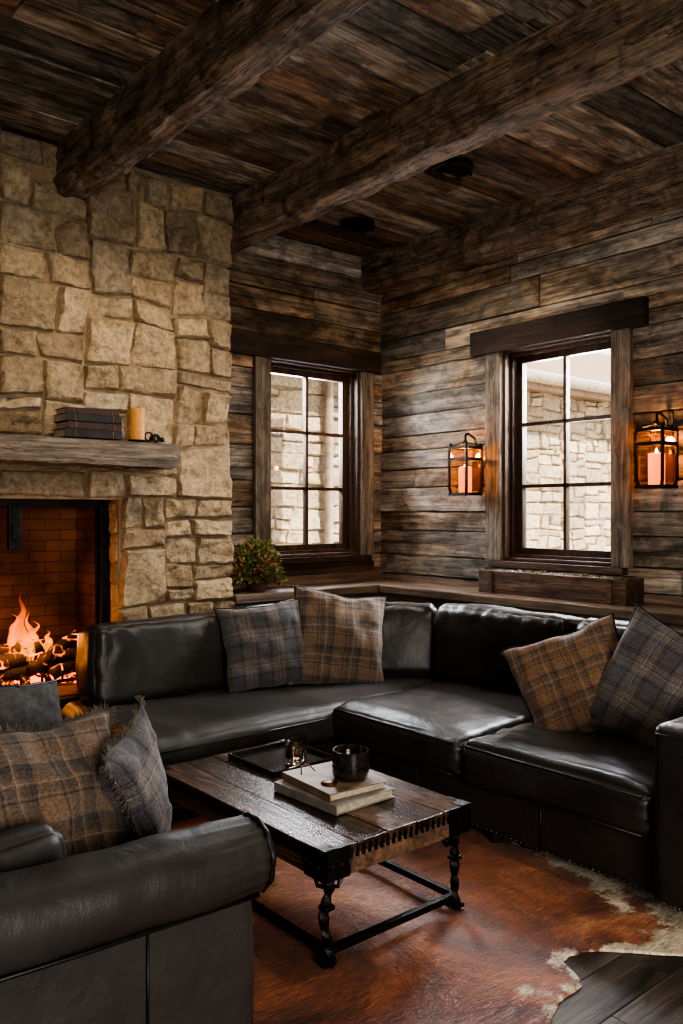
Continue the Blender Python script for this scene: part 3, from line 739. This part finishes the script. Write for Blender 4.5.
# books on table
M_page=simple('book_pages',(.52,.45,.35),.9,bump=.2,bscale=200); M_cv1=simple('book_cover_tan',(.22,.15,.095),.5); M_cv2=simple('book_cover_grey',(.24,.22,.20),.55)
def book(mb,c,w,l,h,rot,mi,pm,up=0):
    M=Matrix.Translation(c)@Matrix.Rotation(math.radians(rot),4,'Z')
    t=.0035
    mb.box(-w/2,w/2,-l/2,l/2,0,t,mi,mat=M,bev=.001); mb.box(-w/2,w/2,-l/2,l/2,h-t,h,mi,mat=M,bev=.001)
    mb.box(-w/2,-w/2+t,-l/2,l/2,t,h-t,mi,mat=M); mb.box(-w/2+t,w/2-.007,-l/2+.007,l/2-.007,t,h-t,pm,mat=M)
mb=MB(); book(mb,(2.115,2.56,.4225),.31,.38,.036,2,1,2); book(mb,(2.12,2.57,.459),.27,.34,.03,-4,0,2)
mb.obj('book_stack',[M_cv1,M_cv2,M_page])
M_smoke,nt,b=newmat('smoked_glass'); b.inputs['Base Color'].default_value=(.03,.028,.026,1); b.inputs['Roughness'].default_value=.08; b.inputs['Coat Weight'].default_value=.6
nz=N(nt,'ShaderNodeTexNoise',i_Scale=30.); rr_=ramp(nt,[(.3,(.015,.014,.013)),(.7,(.04,.036,.033))]); L(nt,nz.outputs['Fac'],rr_.inputs[0]); L(nt,rr_.outputs[0],b.inputs['Base Color'])
M_wax=simple('wax',(.55,.45,.32),.6)
def jar(name,c,r,h,mat,rim=None):
    mb=MB(); mb.lathe(c,[(r*.8,0),(r*.95,.006),(r,.02),(r*1.0,h*.8),(r*.98,h),(r*.9,h),(r*.9,h*.72),(.001,h*.70)],36)
    mb.lathe(c,[(r*.88,h*.70),(r*.86,h*.74),(.002,h*.74)],24,1)
    mb.lathe(c,[(r*1.005,h*.40),(r*1.02,h*.42),(r*1.02,h*.46),(r*1.005,h*.48)],36,2)
    mb.lathe(c,[(.002,h*.74),(.002,h*.9)],6,2)
    return mb.obj(name,[mat,M_wax if rim is None else rim,M_black],True,angle=50)
jar('candle_jar',(2.17,2.52,.4895),.074,.11,M_smoke,M_smoke)
M_tglass,nt,b=newmat('clear_glass'); b.inputs['Transmission Weight'].default_value=1.; b.inputs['Roughness'].default_value=.02; b.inputs['Base Color'].default_value=(.75,.68,.6,1)
TR=empty('serving_tray')
mb=MB()
for c,r,h in (((2.235,2.98,.4305),.045,.10),((2.33,3.08,.4305),.04,.085)):
    mb.lathe(c,[(r*.85,0),(r*.95,.01),(r,h),(r*.93,h),(r*.88,.015),(.001,.014)],28,0)
mb.obj('drinking_glasses',[M_tglass],True,TR,angle=40)
mb=MB(); mb.box(2.05,2.40,2.88,3.24,.4225,.430,bev=.003)
for a in ((2.05,2.40,2.88,2.89),(2.05,2.40,3.23,3.24),(2.05,2.06,2.88,3.24),(2.39,2.40,2.88,3.24)): mb.box(*a,.430,.446,bev=.002)
mb.obj('tray',[M_smoke],False,TR)
mb=MB(); mb.lathe((2.05,2.51,.4895),[(.03,0),(.034,.004),(.01,.008),(.001,.008)],20)
mb.tube([(2.03,2.66,.493),(2.05,2.69,.515),(2.09,2.69,.515),(2.10,2.66,.493)],.003,6); mb.obj('brass_trinket',[M_bronze],True)

# ------------------------------------------------------------ cowhide rug
pts=[(1.6,1.0),(1.85,1.12),(2.07,1.30),(2.10,1.50),(2.33,1.58),(2.44,1.70),(2.56,1.66),(2.70,1.52),(2.86,1.36),(3.1,1.28),(3.25,1.5),(3.15,1.95),(3.12,2.6),(3.2,3.2),(3.35,3.7),(3.0,4.0),(2.6,3.85),(2.2,3.95),(1.7,4.0),(1.35,3.7),(1.42,3.1),(1.2,2.6),(1.1,2.0),(1.15,1.4),(1.3,1.05)]
cx,cy=2.05,2.55
dense=[]
K=len(pts)
for i in range(K):
    p0,p1,p2,p3=[Vector(pts[(i+k-1)%K]) for k in range(4)]
    for q in range(14):
        t=q/14; p=.5*((2*p1)+(-p0+p2)*t+(2*p0-5*p1+4*p2-p3)*t*t+(-p0+3*p1-3*p2+p3)*t**3)
        n_=noise.noise(Vector((p.x*7,p.y*7,0)))*.035+noise.noise(Vector((p.x*40,p.y*40,1)))*.008
        d=(p-Vector((cx,cy))).normalized(); dense.append(p+d*n_)
vs=[(cx,cy,.012)];ed=[0.];NR=44;D=len(dense);fs=[]
for r_ in range(1,NR+1):
    f=r_/NR; f=1-(1-f)**1.5
    for p in dense:
        q=Vector((cx,cy)).lerp(p,f); z=.012+.005*noise.noise(Vector((q.x*4,q.y*4,0)))
        if r_==NR: z=.003
        vs.append((q.x,q.y,z)); ed.append(f)
for j in range(D): fs.append((0,1+j,1+(j+1)%D))
for r_ in range(NR-1):
    for j in range(D): 
        a=1+r_*D; fs.append((a+j,a+D+j,a+D+(j+1)%D,a+(j+1)%D))
me=bpy.data.meshes.new('cowhide_rug'); me.from_pydata(vs,[],fs); at=me.attributes.new('edge','FLOAT','POINT'); at.data.foreach_set('value',ed)
me.polygons.foreach_set('use_smooth',[True]*len(me.polygons))
M_hide,nt,b=newmat('cowhide'); tc=N(nt,'ShaderNodeTexCoord'); at=N(nt,'ShaderNodeAttribute',attribute_name='edge')
n1=N(nt,'ShaderNodeTexNoise',i_Scale=1.7,i_Detail=7.,i_Roughness=.64,i_Distortion=1.2); L(nt,tc.outputs['Object'],n1.inputs['Vector'])
n2=N(nt,'ShaderNodeTexNoise',i_Scale=1.,i_Detail=6.,i_Distortion=1.5); mp=N(nt,'ShaderNodeMapping'); mp.inputs['Scale'].default_value=(18,80,30); mp.inputs['Rotation'].default_value=(0,0,.5)
L(nt,tc.outputs['Object'],mp.inputs[0]); L(nt,mp.outputs[0],n2.inputs['Vector'])
c1=ramp(nt,[(.34,(.08,.022,.011)),(.46,(.26,.072,.026)),(.56,(.44,.14,.05)),(.68,(.66,.29,.125))]); L(nt,n1.outputs['Fac'],c1.inputs[0])
g=ramp(nt,[(.35,.5),(.65,1.2)]); L(nt,n2.outputs['Fac'],g.inputs[0]); c=mix(nt,1.,c1.outputs[0],g.outputs[0],'MULTIPLY')
# cream belly edge: towards the +x,-y margin of the hide
sx=N(nt,'ShaderNodeSeparateXYZ'); L(nt,tc.outputs['Object'],sx.inputs[0])
side=mathn(nt,'SUBTRACT',mathn(nt,'MULTIPLY',sx.outputs[0],.6),mathn(nt,'MULTIPLY',sx.outputs[1],.8))
n3=N(nt,'ShaderNodeTexNoise',i_Scale=5.,i_Detail=8.,i_Roughness=.72); L(nt,tc.outputs['Object'],n3.inputs['Vector'])
w=mathn(nt,'ADD',mathn(nt,'ADD',mathn(nt,'MULTIPLY',at.outputs['Fac'],2.2),mathn(nt,'MULTIPLY',side,1.2)),mathn(nt,'MULTIPLY',n3.outputs['Fac'],3.))
wr=ramp(nt,[(.0,0.),(1.,1.)]); cm=mathn(nt,'MULTIPLY',mathn(nt,'SUBTRACT',w,3.62),5.); L(nt,cm,wr.inputs[0])
cr=mix(nt,1.,(.80,.69,.52),g.outputs[0],'MULTIPLY'); c=mix(nt,wr.outputs[0],c,cr)
L(nt,c,b.inputs['Base Color']); b.inputs['Roughness'].default_value=.40; b.inputs['Sheen Weight'].default_value=.2
bp=N(nt,'ShaderNodeBump',i_Strength=.6,i_Distance=.01); L(nt,mathn(nt,'ADD',n2.outputs['Fac'],mathn(nt,'MULTIPLY',n1.outputs['Fac'],4.)),bp.inputs['Height']); L(nt,bp.outputs[0],b.inputs['Normal'])
me.materials.append(M_hide); o=bpy.data.objects.new('cowhide_rug',me); COL.objects.link(o)

# ------------------------------------------------------------ mantel items
M_bk=simple('dark_leather_book',(.022,.019,.02),.5,bump=.4); M_bk2=simple('brown_leather_book',(.045,.022,.018),.5,bump=.4); M_gold=simple('gilt',(.3,.2,.1),.4,.8)
mb=MB(); z=1.996
for i,(w,l,h) in enumerate(((.36,.20,.05),(.34,.19,.045),(.35,.20,.045),(.33,.18,.035))):
    x=2.09+R.uniform(-.01,.01); mi=i%2
    y=4.885; t=.004
    mb.box(x-w/2,x+w/2,y-l/2,y+l/2,z,z+t,mi,bev=.001); mb.box(x-w/2,x+w/2,y-l/2,y+l/2,z+h-t,z+h,mi,bev=.001)
    mb.box(x-w/2,x+w/2,y-l/2,y-l/2+.006,z,z+h,mi,bev=.002); mb.box(x-w/2+.007,x+w/2-.007,y-l/2+.006,y+l/2-.007,z+t,z+h-t,2)
    for xx in (-.12,.12): mb.box(x+xx-.003,x+xx+.003,y-l/2-.002,y-l/2,z+.004,z+h-.004,3)
    z+=h+.0005
mb.obj('antique_book_stack',[M_bk,M_bk2,M_page,M_gold])
M_candle,nt,b=newmat('amber_candle'); b.inputs['Base Color'].default_value=(.60,.30,.09,1); b.inputs['Subsurface Weight'].default_value=.3; b.inputs['Roughness'].default_value=.5
nz=N(nt,'ShaderNodeTexNoise',i_Scale=14.,i_Detail=4.); rr_=ramp(nt,[(.3,(.42,.18,.045)),(.7,(.62,.32,.10))]); L(nt,nz.outputs['Fac'],rr_.inputs[0]); L(nt,rr_.outputs[0],b.inputs['Base Color'])
b.inputs['Emission Color'].default_value=(1,.40,.09,1); b.inputs['Emission Strength'].default_value=.05
mb=MB(); c=(2.40,4.86,1.996); mb.lathe(c,[(.05,.0),(.056,.004),(.056,.010),(.042,.013)],28,1)
mb.lathe(c,[(.046,.012),(.047,.10),(.046,.205),(.040,.210),(.02,.203),(.001,.202)],28,0); mb.lathe(c,[(.002,.202),(.002,.22)],6,1); mb.obj('pillar_candle',[M_candle,M_black],True,angle=40)
mb=MB()
for k,(x,y,r) in enumerate(((2.47,4.84,.028),(2.53,4.86,.024),(2.50,4.81,.018))):
    p=[(x+r*math.cos(a),y,2.001+r+r*math.sin(a)) for a in [2*math.pi*j/16 for j in range(17)]]; mb.tube(p,.006,6)
mb.tube([(2.46,4.82,2.003),(2.50,4.82,2.003),(2.58,4.84,2.005)],.006,6); mb.sphere((2.50,4.85,2.02),.022,sub=2,nz=.3); mb.sphere((2.56,4.84,2.016),.017,sub=2)
mb.obj('iron_ornament',[M_black],True)

# ------------------------------------------------------------ plant on ledge
PL=empty('potted_plant'); M_pot=simple('clay_pot',(.10,.05,.035),.7,bump=.3)
M_l1=simple('olive_leaf',(.12,.13,.032),.6); M_l2=simple('rust_leaf',(.24,.085,.04),.6); M_l3=simple('dry_leaf',(.32,.27,.12),.7)
pc=Vector((3.52,5.16,LZ))
mb=MB(); mb.lathe(pc,[(.06,.002),(.072,.03),(.085,.07),(.09,.08),(.09,.09),(.075,.09),(.07,.07),(.001,.068)],28); mb.obj('pot',[M_pot],True,PL,angle=40)
mb=MB()
for i in range(1500):
    th=R.uniform(0,2*math.pi); ph=R.uniform(0,1.95); 
    d=Vector((math.cos(th)*math.sin(ph),math.sin(th)*math.sin(ph),math.cos(ph)))
    rad=.205*(.5+.5*R.random())*(1+.35*noise.noise(d*2.3+Vector((4,0,0))))
    base=pc+Vector((0,0,.16))+Vector((d.x*rad*1.0,d.y*rad*.7,max(-.11,d.z*rad*1.1-.02)))
    dr=(d+Vector((R.uniform(-.7,.7),R.uniform(-.7,.7),R.uniform(-.3,.7)))).normalized(); sd=dr.cross(Vector((R.random(),R.random(),R.random()))).normalized()
    l=R.uniform(.025,.055); w=l*.34
    nrm=dr.cross(sd)*.006
    mi=0 if noise.noise(base*9)<.12 else R.choice([1,2]); 
    if R.random()<.2: mi=R.choice([0,1,2])
    mb.add([base,base+dr*l*.5+sd*w-nrm,base+dr*l,base+dr*l*.5-sd*w-nrm,base+dr*l*.5+nrm],[(0,1,4),(1,2,4),(2,3,4),(3,0,4)],mi)
for i in range(40):
    th=R.uniform(0,6.28); mb.tube([pc+Vector((0,0,.07)),pc+Vector((math.cos(th)*.06,math.sin(th)*.06,.15)),pc+Vector((math.cos(th)*.13,math.sin(th)*.13,.12+R.random()*.16))],.003,5,0)
mb.obj('foliage',[M_l1,M_l2,M_l3],False,PL)

# planter trough on ledge
TB=empty('wooden_planter_box')
mb=MB(); a,b2,c,d,e,f=4.76,4.98,2.86,4.07,LZ+.002,LZ+.165
mb.box(a,b2,c,d,e,e+.02,0); mb.box(a,a+.022,c,d,e+.02,f,0,bev=.004); mb.box(b2-.022,b2,c,d,e+.02,f,0,bev=.004); mb.box(a+.022,b2-.022,c,c+.022,e+.02,f,0,bev=.004); mb.box(a+.022,b2-.022,d-.022,d,e+.02,f,0,bev=.004)
mb.box(a-.008,a,c+.1,c+.13,e,f,0); mb.box(a-.008,a,d-.13,d-.1,e,f,0)
mb.obj('trough',[M_box],parent=TB)
M_moss=simple('pale_moss',(.40,.38,.33),.95,bump=.6); M_mosd=simple('dark_moss',(.12,.12,.055),.95,bump=.6)
mb=MB()
for i in range(420):
    y_=R.uniform(c+.04,d-.04); dk=noise.noise(Vector((y_*5,0,3)))>-.1
    mb.sphere((R.uniform(a+.04,b2-.04),y_,f-.022+R.random()*.015),R.uniform(.008,.018),1 if dk and R.random()<.9 else 0,sub=1,nz=.5,sc=(1,1.5,.6))
for i in range(260):
    y_=R.uniform(c+.05,d-.05); x_=R.uniform(a+.04,b2-.04); p=Vector((x_,y_,f-.015)); q=p+Vector((R.uniform(-.03,.03),R.uniform(-.03,.03),R.uniform(.01,.03)))
    mb.tube([p,p.lerp(q,.5)+Vector((0,0,.006)),q],[.003,.0025,.001],4,1)
mb.box(a+.022,b2-.022,c+.022,d-.022,e+.02,f-.028,1)
mb.obj('moss_fill',[M_moss,M_mosd],True,TB)

# ------------------------------------------------------------ sconces
M_glow=simple('lit_candle_wax',(.8,.35,.1),.5,emis=(1,.22,.03),es=2.4); M_flm=simple('candle_flame',(1,.6,.2),.5,emis=(1,.5,.15),es=18.)
M_amb=bpy.data.materials.new('amber_seeded_glass'); M_amb.use_nodes=True; nt=M_amb.node_tree; nt.nodes.clear()
out=N(nt,'ShaderNodeOutputMaterial'); tr=N(nt,'ShaderNodeBsdfTransparent'); tr.inputs[0].default_value=(1,.9,.78,1); tl=N(nt,'ShaderNodeBsdfTranslucent'); tl.inputs[0].default_value=(1,.55,.22,1)
gl=N(nt,'ShaderNodeBsdfGlossy',i_Roughness=.1); m1=N(nt,'ShaderNodeMixShader'); m2=N(nt,'ShaderNodeMixShader'); tc=N(nt,'ShaderNodeTexCoord'); nz=N(nt,'ShaderNodeTexNoise',i_Scale=40.); L(nt,tc.outputs['Object'],nz.inputs['Vector'])
rf=ramp(nt,[(.45,.002),(.7,.02)]); L(nt,nz.outputs['Fac'],rf.inputs[0]); L(nt,rf.outputs[0],m1.inputs[0]); L(nt,tr.outputs[0],m1.inputs[1]); L(nt,tl.outputs[0],m1.inputs[2])
m2.inputs[0].default_value=.04; L(nt,m1.outputs[0],m2.inputs[1]); L(nt,gl.outputs[0],m2.inputs[2]); L(nt,m2.outputs[0],out.inputs[0])
def sconce(name,y,z):
    e=empty(name); mb=MB(); x=4.92; w=.088; h0,h1=z,z+.37
    mb.box(XR-.045,XR-.02,y-.04,y+.04,z+.03,z+.40,0,bev=.004)
    mb.tube([(XR-.03,y,z+.36),(XR-.06,y,z+.44),(x+.03,y,z+.475),(x,y,z+.46),(x,y,z+.41)],.010,8,0)
    mb.tube([(XR-.03,y,z+.05),(x+w,y,z+.03)],.009,8,0)
    for sx_ in (-1,1):
        for sy in (-1,1):
            mb.tube([(x+sx_*w*.85,y+sy*w*.85,h0-.01),(x+sx_*w,y+sy*w,h0+.05),(x+sx_*w,y+sy*w,h1-.04),(x+sx_*w*.9,y+sy*w*.9,h1+.025)],.013,6,0)
            mb.tube([(x+sx_*w*.9,y+sy*w*.9,h1),(x+sx_*w*.4,y+sy*w*.4,h1+.02),(x,y,h1+.03)],.009,6,0)
    for z_ in (h0,h0+.27,h1-.01):
        t=.010
        for s_ in (-1,1):
            mb.box(x-w,x+w,y+s_*w-t,y+s_*w+t,z_-.011,z_+.011,0); mb.box(x+s_*w-t,x+s_*w+t,y-w,y+w,z_-.011,z_+.011,0)
    mb.box(x-w,x+w,y-w,y+w,h0-.010,h0+.006,1,bev=.002)
    mb.lathe((x,y,h1+.02),[(.02,0),(.028,.01),(.01,.03)],16,0)
    mb.obj('lantern_frame',[M_black,M_bronze],False,e)
    mb=MB(); mb.lathe((x,y,h0+.008),[(.050,0),(.051,.15),(.050,.20),(.044,.205),(.001,.195)],24,0)
    mb.lathe((x,y,h0+.205),[(.004,0),(.009,.012),(.007,.026),(.001,.042)],12,1)
    mb.obj('candle',[M_glow,M_flm],True,e)
    mb=MB()
    for s_ in (-1,1):
        mb.box(x-w+.012,x+w-.012,y+s_*(w-.004)-.001,y+s_*(w-.004)+.001,h0+.01,h1-.02,0); mb.box(x+s_*(w-.004)-.001,x+s_*(w-.004)+.001,y-w+.012,y+w-.012,h0+.01,h1-.02,0)
    mb.obj('amber_glass',[M_amb],False,e)
    ld=bpy.data.lights.new(name+'_light','POINT'); ld.energy=10; ld.color=(1,.42,.13); ld.shadow_soft_size=.03
    lo=bpy.data.objects.new('bulb',ld); COL.objects.link(lo); lo.location=(x,y,h0+.30); lo.parent=e
sconce('lantern_sconce',4.34,1.69); sconce('lantern_sconce.001',2.74,1.71)

# recessed downlights
for i,(x,y) in enumerate(((4.03,3.66),(4.26,4.86))):
    mb=MB(); mb.lathe((x,y,ZC-.035),[(.13,.034),(.135,.005),(.12,0),(.095,0),(.08,.03),(.001,.033)],36); 
    mb.tube([(x-.12,y-.05,ZC-.045),(x+.12,y-.05,ZC-.045)],.007,6); mb.tube([(x-.12,y+.05,ZC-.045),(x+.12,y+.05,ZC-.045)],.007,6)
    mb.obj('recessed_downlight',[M_black],True,angle=40)

# ------------------------------------------------------------ lights
def area(name,loc,tgt,sx_,sy,e,col):
    ld=bpy.data.lights.new(name,'AREA'); ld.shape='RECTANGLE'; ld.size=sx_; ld.size_y=sy; ld.energy=e; ld.color=col
    o=bpy.data.objects.new(name,ld); COL.objects.link(o); o.location=loc
    o.rotation_euler=(Vector(tgt)-Vector(loc)).to_track_quat('-Z','Y').to_euler(); return o
def spot(name,loc,tgt,e,col,ang=70,r=.08):
    ld=bpy.data.lights.new(name,'SPOT'); ld.energy=e; ld.color=col; ld.spot_size=math.radians(ang); ld.spot_blend=.9; ld.shadow_soft_size=r
    o=bpy.data.objects.new(name,ld); COL.objects.link(o); o.location=loc
    o.rotation_euler=(Vector(tgt)-Vector(loc)).to_track_quat('-Z','Y').to_euler(); return o
def point(name,loc,e,col,r=.1):
    ld=bpy.data.lights.new(name,'POINT'); ld.energy=e; ld.color=col; ld.shadow_soft_size=r
    o=bpy.data.objects.new(name,ld); COL.objects.link(o); o.location=loc; return o
area('rear_fill_light',(.2,-2.6,1.7),(3.4,4.6,2.1),2.2,1.6,215,(1,.93,.84))  # added fill lamp behind the camera; the rear wall has no window
area('window_daylight_right',(5.75,3.62,2.6),(3.3,3.3,.5),1.2,1.3,340,(.91,.95,1))
area('window_daylight_back',(4.33,6.15,2.6),(3.5,3.3,.5),1.,1.3,220,(.91,.95,1))
spot('chimney_fill_spot',(1.5,3.3,3.70),(1.7,5.0,1.8),85,(1,.82,.60),80)  # added spot to brighten the stonework; no ceiling fitting here
spot('chimney_fill_spot.001',(2.75,3.5,3.70),(2.6,5.0,1.8),88,(1,.82,.60),80)  # second added stonework spot, also without a fitting
spot('downlight_corner',(4.03,3.66,3.74),(4.5,4.6,1.2),105,(1,.84,.64),125)
spot('table_fill_spot',(2.7,1.9,3.74),(2.3,2.3,0),105,(1,.87,.72),72)  # added spot to lift floor and rug; no fixture above the table
point('fire_light',(1.86,5.26,.80),9,(1,.36,.09),.08)
point('fire_light.001',(1.6,5.22,.70),4,(1,.36,.09),.08)

sd=bpy.data.lights.new('sun','SUN'); sd.energy=12.; sd.angle=.01; sd.color=(1,.87,.68); so=bpy.data.objects.new('sun',sd); COL.objects.link(so)
so.rotation_euler=Vector((-.2,1,-1.2)).to_track_quat('-Z','Y').to_euler()
w=bpy.data.worlds.new('World'); scene.world=w; w.use_nodes=True; bg=w.node_tree.nodes['Background']; bg.inputs[0].default_value=(.92,.95,1,1); bg.inputs[1].default_value=2.3

cd=bpy.data.cameras.new('camera'); cam=bpy.data.objects.new('camera',cd); COL.objects.link(cam); scene.camera=cam
cam.location=(0,0,1.55); cam.rotation_euler=(math.radians(90),0,math.radians(-40.1)); cd.sensor_fit='VERTICAL'; cd.sensor_height=36; cd.sensor_width=24; cd.lens=29.18; cd.clip_start=.05
try: scene.view_settings.look='AgX - High Contrast'
except Exception as ex: print(ex)
